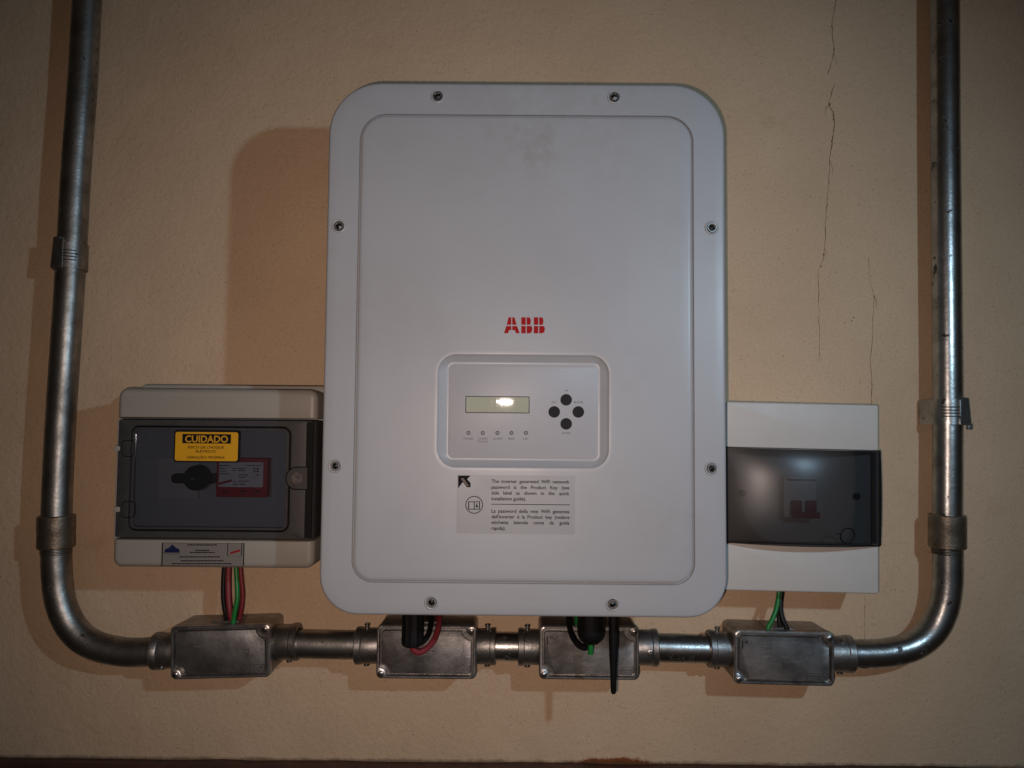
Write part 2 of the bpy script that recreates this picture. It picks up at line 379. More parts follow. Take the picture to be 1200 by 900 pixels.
crack([(978, 98), (971, 122), (976, 131), (978, 145), (972.5, 185), (971, 220), (967.5, 260), (966.5, 290), (964, 307), (959, 317)], 0.0013, 0.0007)
crack([(959, 317), (959.5, 350), (960, 390), (960.5, 425)], 0.0006, 0.0003)
crack([(1017.5, 300), (1019, 327), (1024.5, 345), (1023, 370), (1022.5, 395), (1020, 420), (1022, 445), (1021, 475)], 0.0003, 0.0007)
for bpts in ([(977, 61), (980.5, 70), (980, 78)], [(971, 122), (967.5, 128), (968, 136)], [(972.5, 187), (975.5, 198), (975, 206)], [(966.5, 290), (969.5, 300)], [(1024.5, 345), (1027, 353), (1026.5, 362)]):
    crack(bpts, 0.0006, 0.0003)
# crumbled edges where plaster has chipped off
for (cx_, cy_, cr_) in ((977.5, 58, 1.0), (975, 31, 0.8), (972.5, 122, 1.3), (977, 140, 1.1), (974.5, 165, 0.8), (971.5, 214, 0.9), (965.5, 298, 1.0), (962, 312, 0.8), (1024, 347, 0.7), (930 + 60, 378, 0.6), (1000.5, 372, 0.8), (998.5, 376, 0.7)):
    q = at(cx_, cy_, 0.0005); m_ = MB(); n_ = 9
    m_.add([(q.x + math.cos(6.283 * k / n_) * cr_ * 0.00105 * random.uniform(.5, 1.2), q.y, q.z + math.sin(6.283 * k / n_) * cr_ * 0.0017 * random.uniform(.5, 1.2)) for k in range(n_)], [tuple(range(n_))])
    m_.build('plaster_chip', 'crack', wall, smooth=0, closed=False)
crack([(1014, 695), (1013, 720), (1013.5, 752)], 0.0005, 0.0003)
mb = MB(); prof = [(0.0, ztrim), (0.014, ztrim), (0.017, ztrim - 0.003), (0.017, ztrim - 0.09), (0.0, ztrim - 0.09)]
vs = []; nseg = 120
for i in range(nseg + 1):
    x = -2.2 + 4.4 * i / nseg; j = random.uniform(-0.0009, 0.0009)
    vs += [(x, -d + (0 if d == 0 else j), z + (j if z > ztrim - 0.01 else 0)) for d, z in prof]
fs = [(i * 5 + k, i * 5 + (k + 1) % 5, (i + 1) * 5 + (k + 1) % 5, (i + 1) * 5 + k) for i in range(nseg) for k in range(5)]
fs += [(4, 3, 2, 1, 0), tuple(range(nseg * 5, nseg * 5 + 5))]
mb.add(vs, fs); tr = mb.build('wall_trim', 'trim', None, smooth=20); tr['kind'] = 'structure'

# ------------------------------------------------------------------ the inverter
INV = Vector((0, 0, Z0)); FD = 0.175                      # front plane, distance from the wall
inv = thing('solar_inverter', 'large light grey solar inverter with display, round buttons and red three-letter logo', 'inverter', INV)
def li(px, py, D=FD): q = at(px, py, D) - INV; return q.x, q.z
HW, HH = 0.209, 0.2785
def cring(inset, d, rt=0.055, rb=0.040, n=10):
    return [(x, -d, z) for x, z in rrect(-HW + inset, HW - inset, -HH + inset, HH - inset, (rb - inset if rb > inset else .001, rb - inset, rt - inset, rt - inset), n)]
# centre field and display recess outlines
gx0 = (li(420.4, 300)[0] + li(414.5, 560)[0]) / 2; gx1 = (li(811.5, 300)[0] + li(813, 560)[0]) / 2
gz1 = li(615, 135.6)[1]; gz0 = li(615, 683)[1]
dx0, dz1 = li(513.5, 415); dx1, dz0 = li(713.5, 549)
px0, pz1 = li(526, 426); px1, pz0 = li(701, 538.5)
def gring(i, d, n=10): return [(x, -d, z) for x, z in rrect(gx0 + i, gx1 - i, gz0 + i, gz1 - i, (0.021 - i, 0.021 - i, 0.027 - i, 0.027 - i), n)]
def dring(i, d, n=10): return [(x, -d, z) for x, z in rrect(dx0 + i, dx1 - i, dz0 + i, dz1 - i, 0.019 - i, n)]
def pring(i, d, n=10): return [(x, -d, z) for x, z in rrect(px0 + i, px1 - i, pz0 + i, pz1 - i, 0.006 - i * .5, n)]
rings = [cring(0.004, FD - 0.030), cring(0.0, FD - 0.0295), cring(0.0, FD - 0.0035)]
for k in range(1, 5):
    a = math.pi / 2 * k / 4; rings.append(cring(0.0035 * (1 - math.cos(a)), FD - 0.0035 + 0.0035 * math.sin(a)))
rings += [cring(0.012, FD), gring(-0.0014, FD), gring(-0.0010, FD - 0.0006), gring(-0.0008, FD - 0.0034), gring(0.0006, FD - 0.0034)]
for k in range(0, 6):
    a = math.pi / 2 * k / 5; rings.append(gring(0.0008 + 0.0045 * (1 - math.cos(a)), FD - 0.0004 + 0.0022 * math.sin(a)))
FC = FD + 0.0018                                            # level of the raised centre field
rings += [gring(0.014, FC), dring(-0.004, FC), dring(-0.0010, FC + 0.0002)]
for k in range(1, 5):
    a = math.pi / 2 * k / 4; rings.append(dring(-0.001 + 0.0022 * math.sin(a), FC + 0.0002 - 0.0016 * (1 - math.cos(a))))
rings += [pring(-0.0030, FC - 0.0054), pring(-0.0016, FC - 0.0060), pring(-0.0004, FC - 0.0060)]
mb = MB().loft(rings, cap0=False, cap1=True)
cover = mb.build('front_cover', 'cover', inv, smooth=28)
mb = MB(); mb.loft([cring(0.010, 0.012), cring(0.007, 0.016), cring(0.007, FD - 0.028), cring(0.010, FD - 0.026)]); mb.build('housing', 'body', inv)
mb = MB(); mb.rbox(-0.12, 0.12, -0.20, 0.20, 0.0, 0.013, 0.004, 0.001); mb.build('mounting_bracket', 'galv', inv)
# screws in their dimples
for px, py in ((513, 113), (720, 114), (397.3, 265), (834, 267), (393, 546), (834, 549), (505.7, 706), (718, 708)):
    x, z = li(px, py, FD)
    b = MB().lathe([(0.0002, 0.0074), (0.0010, 0.0070), (0.0013, 0.0063), (0.0011, 0.0056), (0.0004, 0.0053)], (x, -FD, z), (0, -1, 0), cap=False)
    boss = b.build('screw_dimple', 'cover', inv, closed=False)
    h = MB().lathe([(0.0, 0.0052), (0.0016, 0.0052), (0.0022, 0.0047), (0.0022, 0.0040), (0.0014, 0.0036)], (x, -FD, z), (0, -1, 0), cap=False)
    hx = [(math.cos(math.radians(60 * k + px)) * 0.0036, math.sin(math.radians(60 * k + px)) * 0.0036) for k in range(6)]
    sc = h.build('screw', 'steel', inv, closed=False)
    MB().lathe([(0.0006, 0.0037), (0.0010, 0.0034), (0.0016, 0.0016), (0.0020, 0.0006)], (x, -FD, z), (0, -1, 0), seg=6).build('socket', 'darksteel', sc, smooth=20)
# logo of three letters, split by fine white lines
LD = FC + 0.0003
def lg(cx, cy): return li(580 + cx / 17.143, 360 + cy / 17.143, FC)
def poly(mb, pts): mb.plate([lg(*p) for p in pts], FC - 0.0002, LD)
mb = MB()
poly(mb, [(275, 203), (328, 203), (328, 353), (238, 353)]); poly(mb, [(230, 378), (328, 378), (328, 462), (284, 462), (262, 523), (183, 523)])
poly(mb, [(348, 203), (392, 203), (436, 353), (348, 353)]); poly(mb, [(348, 378), (444, 378), (497, 523), (424, 523), (401, 462), (348, 462)])
for o in (0, 252):
    poly(mb, [(530 + o, 203), (618 + o, 203), (618 + o, 353), (530 + o, 353)]); poly(mb, [(530 + o, 378), (618 + o, 378), (618 + o, 525), (530 + o, 525)])
    poly(mb, [(638 + o, 203), (675 + o, 203), (700 + o, 212), (717 + o, 235), (722 + o, 275), (718 + o, 320), (706 + o, 353), (638 + o, 353)])
    poly(mb, [(638 + o, 378), (730 + o, 378), (745 + o, 400), (751 + o, 440), (744 + o, 485), (722 + o, 515), (690 + o, 525), (638 + o, 525)])
mb.build('logo', 'red', inv, smooth=0)
# display membrane with slot, lenses and buttons
PD = FC - 0.0052
mb = MB(); mb.loft([pring(0.0, PD - 0.0006), pring(0.0, PD - 0.0002), pring(0.0003, PD)]); dp = mb.build('display_panel', 'panel', inv)
def lp(px, py): return li(px, py, PD)
lx0, lz1 = lp(546.5, 465); lx1, lz0 = lp(619.5, 483.5)
mb = MB()
mb.loft([[(x, -PD - d, z) for x, z in rrect(lx0 - i, lx1 + i, lz0 - i, lz1 + i, 0.0006, 3)] for i, d in ((0.0009, 0.0002), (0.0007, 0.0004), (0.0, 0.0004), (0.0, 0.0002))], False, False)
mb.build('screen_frame', 'greyink', dp, closed=False)
tl = math.tan(math.radians(2.33)); zm = (lz0 + lz1) / 2                 # the glass leans a little forward
mb = MB(); o_ = rrect(lx0, lx1, lz0, lz1, 0.0004, 2)
mb.loft([[(x, -PD + 0.0001, z) for x, z in o_], [(x, -PD - 0.0004 - (z - zm) * tl, z) for x, z in o_]]); mb.build('screen', 'lcd', dp, smooth=0)
for k, (px, py) in enumerate(((663.5, 468.5), (649.5, 482.7), (677.7, 482.7), (663.5, 496.7))):
    x, z = lp(px, py)
    MB().lathe([(0, 0.0060), (0.0004, 0.0060), (0.0007, 0.0056), (0.0006, 0.0030), (0.0005, 0.0008)], (x, -PD, z), (0, -1, 0), seg=32).build('button', 'button', dp)
for px in (549, 565.7, 583, 599.5, 616.5):
    x, z = lp(px, 507.3)
    e = MB().lathe([(0.0001, 0.0021), (0.0003, 0.0021), (0.0003, 0.0014), (0.0001, 0.0014)], (x, -PD, z), (0, -1, 0), seg=20, cap=False).build('indicator_ring', 'greyink', dp, closed=False)
    MB().lathe([(0.0, 0.0014), (0.0002, 0.0013), (0.0003, 0.0005)], (x, -PD, z), (0, -1, 0), seg=16).build('indicator_lens', 'led', e)
TD = PD + 0.0002
def dtext(cx, *lines):
    mb = MB()
    for t, cy, w in lines:
        x0, z = lp(cx - w / 2, cy); x1, _ = lp(cx + w / 2, cy); put_text(mb, t, x0, x1, z, 0.0018, TD)
    mb.build('panel_lettering', 'greyink', dp, smooth=0, closed=False)
dtext(549, ('POWER', 515, 11.5)); dtext(565.7, ('COMM', 515, 10.5), ('STATUS', 518.4, 11.5)); dtext(583, ('ALARM', 515, 10.5)); dtext(599.3, ('RSSI', 515, 7)); dtext(616, ('LAN', 515, 5.5))
dtext(664, ('UP', 458.6, 4.2)); dtext(649.5, ('ESC', 472.4, 5.5)); dtext(678, ('ENTER', 472.4, 10.5)); dtext(663.5, ('DOWN', 508.4, 9.5))
# instruction sticker
sx0, sz1 = li(536, 556.5, FC); sx1, sz0 = li(673.5, 626, FC)
st = MB().rbox(sx0, sx1, sz0, sz1, FC - 0.0002, FC + 0.0003, 0.001, 0.0001, bevn=1).build('instruction_sticker', 'sticker', inv)
SD = FC + 0.0005; mb = MB()
def ls(cx, cy): return li(530 + cx / 8, 550 + cy / 8, FC)          # cx,cy: coordinates in an 8x enlargement
def srow(txt, y, x0=368, x1=1098, just=True, h=0.00345):
    a, z = ls(x0, y); b, _ = ls(x1, y); put_words(mb, txt.split(), a, b, z, h, SD, 0.016, just)
srow('The inverter generated WiFi network', 126); srow('password is the Product Key (see', 181, 368)
srow('side label as shown in the quick', 235); srow('installation guide).', 289, just=False)
srow("La password della rete WiFi generata", 405); srow("dall'inverter \u00e8 la Product key (vedere", 458)
srow('etichetta laterale come da guida', 511); srow('rapida).', 566, just=False)
def sbar(x0, y0, x1, y1):
    a, b = ls(x0, y0); c, d = ls(x1, y1); mb.add([(a, -SD, b), (a, -SD, d), (c, -SD, d), (c, -SD, b)], [(0, 1, 2, 3)])
sbar(365, 323, 1103, 336)
cx, cz = ls(206, 332); rr = 78 / 8 * mmpx(FC)
o1 = [(cx + math.cos(2 * math.pi * k / 40) * rr * 1.05, -SD, cz + math.sin(2 * math.pi * k / 40) * rr * 1.05) for k in range(40)]
o2 = [(cx + (p[0] - cx) * 0.91, -SD, cz + (p[2] - cz) * 0.91) for p in o1]
mb.add(o1 + o2, [(k, (k + 1) % 40, 40 + (k + 1) % 40, 40 + k) for k in range(40)])
for a in ((155, 300, 205, 307), (208, 300, 256, 307), (150, 300, 158, 375), (251, 300, 259, 375), (203, 304, 210, 378), (155, 370, 205, 377), (208, 370, 256, 377), (226, 318, 234, 340), (222, 338, 240, 356)): sbar(*a)
def spoly(pts): mb.add([(*ls(*p)[:1], -SD - 0.00004, ls(*p)[1]) for p in pts], [tuple(range(len(pts)))])
spoly([(55, 58), (172, 58), (140, 92), (172, 128), (172, 168), (138, 168), (100, 118), (55, 178)])
mb.build('sticker_print', 'ink', st, smooth=0, closed=False)
mb = MB(); spoly([(80, 88), (104, 80), (158, 158), (140, 158)]); 
mb2 = MB().add([(v[0], v[1] - 0.0001, v[2]) for v in mb.v], mb.f); mb2.build('arrow_print', mat('brown_ink', (0.10, 0.055, 0.035), 0.5), st, smooth=0, closed=False)
# underside: two cable glands and the radio antenna
zb = -HH + 0.004
def ribbed(mb, x, d, ztop, prof, seg=36, rib=0.0007):
    rings = []
    for t, r, rb in prof:
        rings.append([(x + (r + (rib if (k % 3 == 0 and rb) else 0)) * math.cos(2 * math.pi * k / seg), -d + (r + (rib if (k % 3 == 0 and rb) else 0)) * math.sin(2 * math.pi * k / seg), ztop - t) for k in range(seg)])
    return mb.loft(rings)
GD = 0.105
g1x = li(483.2, 745, GD)[0]; g1b = li(483, 757, GD)[1]; H1 = zb - g1b
mb = MB(); ribbed(mb, g1x, GD, zb, [(0, 0.0112, 1), (H1 - 0.010, 0.0112, 1), (H1 - 0.007, 0.0116, 1), (H1 - 0.002, 0.0112, 1), (H1, 0.0090, 0)]); mb.build('cable_gland', 'black', inv)
g2x = li(692.5, 745, GD)[0]; g2b = li(692.5, 754.5, GD)[1]; H2 = zb - g2b
mb = MB(); ribbed(mb, g2x, GD, zb, [(0, 0.0140, 1), (H2 - 0.014, 0.0148, 1), (H2 - 0.009, 0.0146, 0), (H2 - 0.004, 0.0122, 0), (H2 - 0.001, 0.0085, 0), (H2, 0.0045, 0)], rib=0.0005); mb.build('cable_gland', 'black', inv)
AD = 0.115
ax_, at_ = li(719, 720, AD); az = li(719, 813.5, AD)[1]; zt = -HH + 0.004
k_ = mmpx(AD)
prof = [(0, 0.0052), (zt - li(0, 735, AD)[1], 0.0052), (zt - li(0, 762, AD)[1], 0.0047), (zt - li(0, 780, AD)[1], 0.0036), (zt - az - 0.003, 0.0031), (zt - az - 0.001, 0.0024), (zt - az, 0.0010)]
MB().lathe(prof, (ax_, -AD, zt), (0, 0, -1), seg=20).build('antenna', 'black', inv)

# ------------------------------------------------------------------ the switch enclosure on the left
ED = 0.105
EO = at(251, 561, ED); EO = Vector((EO.x, 0, EO.z))
enc = thing('switch_enclosure', 'beige enclosure with smoked window, black rotary switch and yellow warning sticker', 'switch box', EO)
def le(px, py, D=ED): q = at(px, py, D) - EO; return q.x, q.z
ex0 = (le(137, 470)[0] + le(130.5, 655)[0]) / 2; ex1 = (le(372.5, 470)[0] + le(366.5, 655)[0]) / 2
ezt = le(251, 455.5)[1]; ezb = le(251, 666)[1]; ez1 = le(251, 491)[1]; ez0 = le(251, 632.3)[1]
mb = MB(); mb.rbox(ex0 - 0.001, ex1 + 0.003, ezb + 0.002, ezt + 0.0065, 0.0, 0.055, 0.010, 0.002); mb.build('base', 'beige', enc)
def band(z0, z1, top):
    r = 0.010; n = 5; rings = []
    def ring(i, d, j): 
        rs = (0.0015, 0.0015, max(r - i, .001), max(r - i, .001)) if top else (max(r - i, .001), max(r - i, .001), 0.0015, 0.0015)
        return [(x, -d, z) for x, z in rrect(ex0 + i, ex1 - i, z0 + (j if top else i), z1 - (i if top else j), rs, n)]
    rings = [ring(0, 0.056, 0), ring(0, ED - 0.007, 0)]
    for k in range(1, 6):
        a = math.pi / 2 * k / 5; rings.append(ring(0.007 * (1 - math.cos(a)), ED - 0.007 + 0.007 * math.sin(a), 0.0012 * (1 - math.cos(a))))
    return MB().loft(rings)
band(ez1 + 0.0008, ezt, True).build('cover_cap', 'beige', enc)
band(ezb, ez0 - 0.0008, False).build('cover_cap', 'beige', enc)
# smoked door: frame with an opening and a raised pane
wx0, wz1 = le(158, 502.5); wx1, wz0 = le(335, 620); wx0 = (wx0 + le(152, 610)[0]) / 2; wx1 = (wx1 + le(334, 610)[0]) / 2
dX0, dX1, dZ0, dZ1 = ex0 + 0.0005, ex1 - 0.0008, ez0 + 0.0006, ez1 - 0.0006
def fr(i, d): return [(x, -d, z) for x, z in rrect(dX0 + i * 0.3, dX1 - i, dZ0 + min(i, .001), dZ1 - min(i, .001), 0.002, 6)]
def wr(i, d): return [(x, -d, z) for x, z in rrect(wx0 - i, wx1 + i, wz0 - i, wz1 + i, 0.006 + i, 6)]
rings = [fr(0.004, 0.058), fr(0.0, 0.060)]
for k in range(0, 6):
    a = math.pi / 2 * k / 5; rings.append(fr(0.010 * (1 - math.cos(a)), ED - 0.011 + 0.010 * math.sin(a)))
DF = ED - 0.001
rings += [wr(0.0042, DF), wr(0.0034, DF - 0.0012), wr(0.0022, DF - 0.0012), wr(0.0014, DF + 0.0002), wr(-0.0006, DF + 0.0002), wr(-0.0010, DF - 0.003)]
mb = MB().loft(rings, False, False); door = mb.build('smoked_door', 'frame', enc, smooth=30)
mb = MB().loft([wr(-0.0011, DF - 0.0028), wr(-0.0011, DF - 0.0010)], True, True)
pane = mb.build('window_pane', 'glass', door, smooth=0)
# a dark seam ring round the pane
MB().ringloop([(x, -(DF - 0.0008), z) for x, z in rrect(wx0 - .0028, wx1 + .0028, wz0 - .0028, wz1 + .0028, 0.008, 8)], 0.0009, 6).build('gasket', 'black', door)
# latch with a D-shaped outline
cx, cz = le(348, 560.5); r = 0.0125; pts = [(cx + 0.0095, cz - r)] 
pts = [(cx + r * 0.95, cz + r)] + [(cx + math.cos(math.radians(a)) * r, cz + math.sin(math.radians(a)) * r) for a in range(90, 271, 15)] + [(cx + r * 0.95, cz - r), (cx + r * 0.98, cz)]
lt = MB().plate(pts, DF - 0.001, DF + 0.0009).build('latch', 'frame', door)
MB().ringloop([(x, -DF - 0.0006, z) for x, z in pts], 0.0007, 6).build('latch_outline', 'black', lt)
MB().lathe([(0, 0.007), (0.0007, 0.0065), (0.0009, 0.004), (0.0005, 0.001)], (cx, -DF - 0.0008, cz), (0, -1, 0)).build('latch_button', mat('worn_smoked_plastic', (0.075, 0.062, 0.06), 0.35, vary=(300, (0.19, 0.165, 0.16), 0.8)), lt)
# dark seam by the latch side
sxg = le(361, 560)[0]
MB().rbox(sxg - 0.0032, sxg + 0.0046, dZ0 + 0.002, dZ1 - 0.002, DF - 0.002, DF + 0.0003, 0.0005, 0.0002, bevn=1).build('door_seam', 'black', door)
for py in (525.5, 597):
    x, z = le(137.5, py, 0.104)
    h = MB().rbox(x - 0.0040, x + 0.0030, z - 0.0030, z + 0.0030, 0.060, 0.1045, 0.0022, 0.0006); h.build('hinge_lug', 'beige', enc)
    # moulded hinge housing behind
    x2, z2 = le(153, py); MB().ringloop([(x, -DF - 0.0001, z) for x, z in rrect(x2 - 0.010, x2 + 0.004, z2 - 0.009, z2 + 0.009, 0.004, 4)], 0.0005, 6).build('hinge_outline', 'black', door)
# inside: liner, slotted front plates, switch and surge device
ID = 0.072
a0, b1 = le(150, 494, ID); a1, b0 = le(345, 630, ID)
MB().rbox(a0 - .012, a1 + .012, b0 - .004, b1 + .004, ID - 0.006, ID, 0.002, 0.0005, bevn=1).build('inner_panel', 'inner', enc)
zt_, zb_ = le(229, 537, ID)[1], le(229, 583, ID)[1]
for nm, u0, u1, v0, v1, dd in (('blanking_plate', le(166, 0, ID)[0], le(204.5, 0, ID)[0], zb_, zt_, 0.003), ('blanking_plate', le(315, 0, ID)[0], le(333, 0, ID)[0], zb_, zt_, 0.003)):
    MB().rbox(u0, u1, v0, v1, ID - 0.001, ID + dd, 0.0008, 0.0004, bevn=1).build(nm, 'inner', enc)
u0, u1 = le(205.5, 0, ID)[0], le(252, 0, ID)[0]
sw = MB().rbox(u0, u1, zb_ - 0.001, zt_ + 0.001, ID - 0.001, ID + 0.008, 0.001, 0.0006).build('switch_plate', 'inner2', enc)
kx, kz = le(228.5, 560.5, 0.092)
MB().lathe([(0, 0.0150), (0.008, 0.0146), (0.012, 0.0138), (0.0145, 0.011), (0.0150, 0.004)], (kx, -ID - 0.008, kz), (0, -1, 0)).build('rotary_knob', 'knob', enc)
hb = notched(kx - 0.0245, kx + 0.0235, kz - 0.0056, kz + 0.0056, (0.005, 0.001, 0.001, 0.005), 3)
MB().loft([[(x, -0.086, z) for x, z in hb], [(x, -0.0985, z) for x, z in hb], [(kx + (x - kx) * .96, -0.0995, kz + (z - kz) * .8) for x, z in hb]]).build('knob_handle', 'knob', enc)
MB().lathe([(0, 0.0016), (0.0006, 0.0014), (0.0008, 0.0006)], (kx, -0.0995, kz), (0, -1, 0), seg=12).build('knob_screw', 'steel', enc)
RD = 0.088
r0, rz1 = le(254, 536.5, RD); r1, rz0 = le(312.5, 583, RD)
rd = MB().rbox(r0, r1, rz0, rz1, ID - 0.001, RD, 0.001, 0.0008).build('surge_arrester', 'redbody', enc)
p0, q1 = le(257, 541.5, RD); p1, q0 = le(308, 571, RD)
lb = MB().rbox(p0, p1, q0, q1, RD - 0.0002, RD + 0.0003, 0.0006, 0.0001, bevn=1).build('rating_label', 'paper', rd)
mb = MB(); TD2 = RD + 0.0005
def lr(cx, cy): return le(195 + cx / 9.472, 495 + cy / 9.472, RD)
def rbar(m, x0, y0, x1, y1, d=TD2):
    a, b = lr(x0, y0); c, e = lr(x1, y1); m.add([(a, -d, b), (a, -d, e), (c, -d, e), (c, -d, b)], [(0, 1, 2, 3)])
def dashes(m, x0, x1, y, h, seed, bar):
    rd_ = random.Random(seed); x = x0
    while x < x1 - 4:
        w = min(rd_.uniform(10, 38), x1 - x); bar(m, x, y, x + w, y + h); x += w + 5
for k, (x0, x1, y, h) in enumerate(((590, 700, 474, 10), (890, 1055, 474, 8), (590, 650, 508, 9), (590, 670, 536, 9), (590, 700, 566, 11), (735, 780, 508, 8), (800, 880, 508, 10), (735, 780, 532, 8), (800, 880, 532, 9),
     (805, 905, 578, 10), (805, 880, 604, 10), (740, 775, 650, 8), (800, 920, 648, 9), (740, 800, 682, 11), (815, 880, 680, 13), (990, 1030, 582, 9), (960, 990, 608, 7))): dashes(mb, x0, x1, y, h, k, rbar)
a, z = lr(965, 548); b, _ = lr(1030, 548); put_text(mb, 'CE', a, b, z, 0.0045, TD2, 0.02)
mb.build('label_print', 'ink', lb, smooth=0, closed=False)
mb = MB(); mb.add([(*lr(*p)[:1], -TD2, lr(*p)[1]) for p in ((585, 668), (585, 694), (728, 656), (728, 630))], [(0, 1, 2, 3)]); mb.build('label_emblem', 'redink', lb, smooth=0, closed=False)
mb = MB()
for x in (650, 850, 1010): rbar(mb, x - 34, 755, x + 34, 772, RD + 0.0003)
mb.build('device_print', 'ink', rd, smooth=0, closed=False)
# warning sticker on the window
WD = DF + 0.0004
y0_, y1z = le(206, 506, WD); y1_, y0z = le(278.5, 540.5, WD)
stk = MB().rbox(y0_ - .0016, y1_ + .0016, y0z - .0016, y1z + .0016, DF - 0.0014, WD + 0.0003, 0.003, 0.0001, bevn=1).build('warning_sticker', 'ink', door)
MB().rbox(y0_, y1_, y0z, y1z, WD, WD + 0.0006, 0.0025, 0.0001, bevn=1).build('sticker_face', 'yellow', stk)
D3 = WD + 0.0008; mb = MB()
def lw(cx, cy): return le(195 + cx / 9.472, 495 + cy / 9.472, WD)
def wtext(m, t, x0, x1, yb, h, d, bold=0.0):
    a, z = lw(x0, yb); b, _ = lw(x1, yb); put_text(m, t, a, b, z, h, d, bold)
a, b = lw(182, 127); c, e = lw(718, 236); mb.add([(a, -D3, b), (a, -D3, e), (c, -D3, e), (c, -D3, b)], [(0, 1, 2, 3)])
wtext(mb, 'RISCO DE CHOQUE', 243, 640, 288, 0.0028, D3, 0.012); wtext(mb, 'EL\u00c9TRICO', 330, 550, 334, 0.0028, D3, 0.012); wtext(mb, 'GERA\u00c7\u00c3O PR\u00d3PRIA', 230, 652, 400, 0.0028, D3, 0.012)
mb.build('sticker_print', 'ink', stk, smooth=0, closed=False)
mb = MB(); wtext(mb, 'CUIDADO', 212, 686, 219, 0.0076, D3 + 0.0003, 0.022); mb.build('sticker_heading', 'yellow', stk, smooth=0, closed=False)
# installer's foil label on the lower cap
FLD = ED + 0.0003
f0, g1 = le(190, 636.3); f1, g0 = le(286, 663.3)
fl = MB().rbox(f0, f1, g0, g1, ED - 0.0003, FLD, 0.0005, 0.0001, bevn=1).build('foil_label', 'silver', enc)
mb = MB()
def lf(cx, cy): return le(180 + cx / 10, 625 + cy / 10, ED)
def fbar(m, x0, y0, x1, y1, d=FLD + 0.0002):
    a, b = lf(x0, y0); c, e = lf(x1, y1); m.add([(a, -d, b), (a, -d, e), (c, -d, e), (c, -d, b)], [(0, 1, 2, 3)])
for k, (x0, x1, y) in enumerate(((400, 750, 128), (490, 655, 192), (430, 720, 216), (300, 775, 268), (320, 820, 314), (215, 920, 348))): dashes(mb, x0, x1, y, 14, 40 + k, fbar)
for q in ((100, 112, 1068, 117), (92, 377, 1056, 382), (100, 112, 105, 380), (1056, 112, 1061, 380), (868, 112, 872, 268), (868, 264, 1036, 268), (1032, 112, 1036, 268), (118, 238, 315, 244)): fbar(mb, *q)
mb.build('label_print', 'ink', fl, smooth=0, closed=False)
mb = MB(); pts = [(222, 128), (178, 172), (140, 182), (124, 226), (310, 226), (300, 182), (268, 172)]
mb.add([(*lf(*p)[:1], -FLD - 0.0002, lf(*p)[1]) for p in pts], [tuple(range(len(pts)))]); mb.build('label_emblem', 'blueink', fl, smooth=0, closed=False)
mb = MB(); mb.add([(*lf(*p)[:1], -FLD - 0.0002, lf(*p)[1]) for p in ((900, 220), (900, 246), (1018, 210), (1018, 184))], [(0, 1, 2, 3)]); mb.build('label_emblem', 'redink', fl, smooth=0, closed=False)

# ------------------------------------------------------------------ the breaker panel on the right
BD = 0.072
BO = at(940.5, 583, BD); BO = Vector((BO.x, 0, BO.z))
brk = thing('breaker_panel', 'white breaker panel with dark smoked door partly behind the inverter', 'breaker panel', BO, roty=math.radians(0.85))
def lb_(px, py, D=BD):
    q = at(px, py, D) - BO; t = math.radians(0.85); return q.x * math.cos(t) - q.z * math.sin(t), q.x * math.sin(t) + q.z * math.cos(t)
bx1 = lb_(1030, 580)[0]; bx0 = -bx1 - 0.001; bz1 = lb_(1000, 473.9)[1]; bz0 = lb_(1000, 695.6)[1]
zd1 = lb_(940, 527)[1]; zd0 = lb_(940, 637)[1]
MB().rbox(bx0 + 0.002, bx1 - 0.002, bz0 + 0.002, bz1 - 0.002, 0, 0.030, 0.003, 0.001).build('base', 'white', brk)
MB().rbox(bx0, bx1, zd1 + 0.0005, bz1, 0.031, BD, 0.0025, 0.0022).build('cover_plate', 'white', brk)
MB().rbox(bx0, bx1, bz0, zd0 - 0.0005, 0.031, BD, 0.0025, 0.0022).build('cover_plate', 'white', brk)
BI = 0.061
MB().rbox(bx0 + 0.0015, bx1 - 0.0015, zd0, zd1, 0.031, BI, 0.001, 0.0005, bevn=1).build('inner_plate', 'brkgrey', brk)
for xa in (bx0 + 0.0002, bx1 - 0.0030):
    MB().rbox(xa, xa + 0.0028, zd0 + 0.0008, zd1 - 0.0008, BI - 0.001, BD - 0.001, 0.0006, 0.0004, bevn=1).build('inner_rail', 'brkgrey', brk)
# domed door
ddx = (bx1 - bx0) / 2 + 0.0012; dcx = (bx0 + bx1) / 2; ddz = (zd1 - zd0) / 2 + 0.0006; dcz = (zd0 + zd1) / 2
NX, NZ = 40, 28; vs = []; 
def dome(u, v): return BD + 0.002 + 0.024 * (1 - u * u) * (1 - 0.2 * v ** 4) + 0.0030 * (1 - v * v)
for j in range(NZ + 1):
    for i in range(NX + 1):
        u = -1 + 2 * i / NX; v = -1 + 2 * j / NZ
        u = math.copysign(abs(u) ** 0.8, u); v = math.copysign(abs(v) ** 0.7, v)
        vs.append((dcx + u * ddx, -dome(u, v), dcz + v * ddz))
fs = [(j * (NX + 1) + i, j * (NX + 1) + i + 1, (j + 1) * (NX + 1) + i + 1, (j + 1) * (NX + 1) + i) for j in range(NZ) for i in range(NX)]
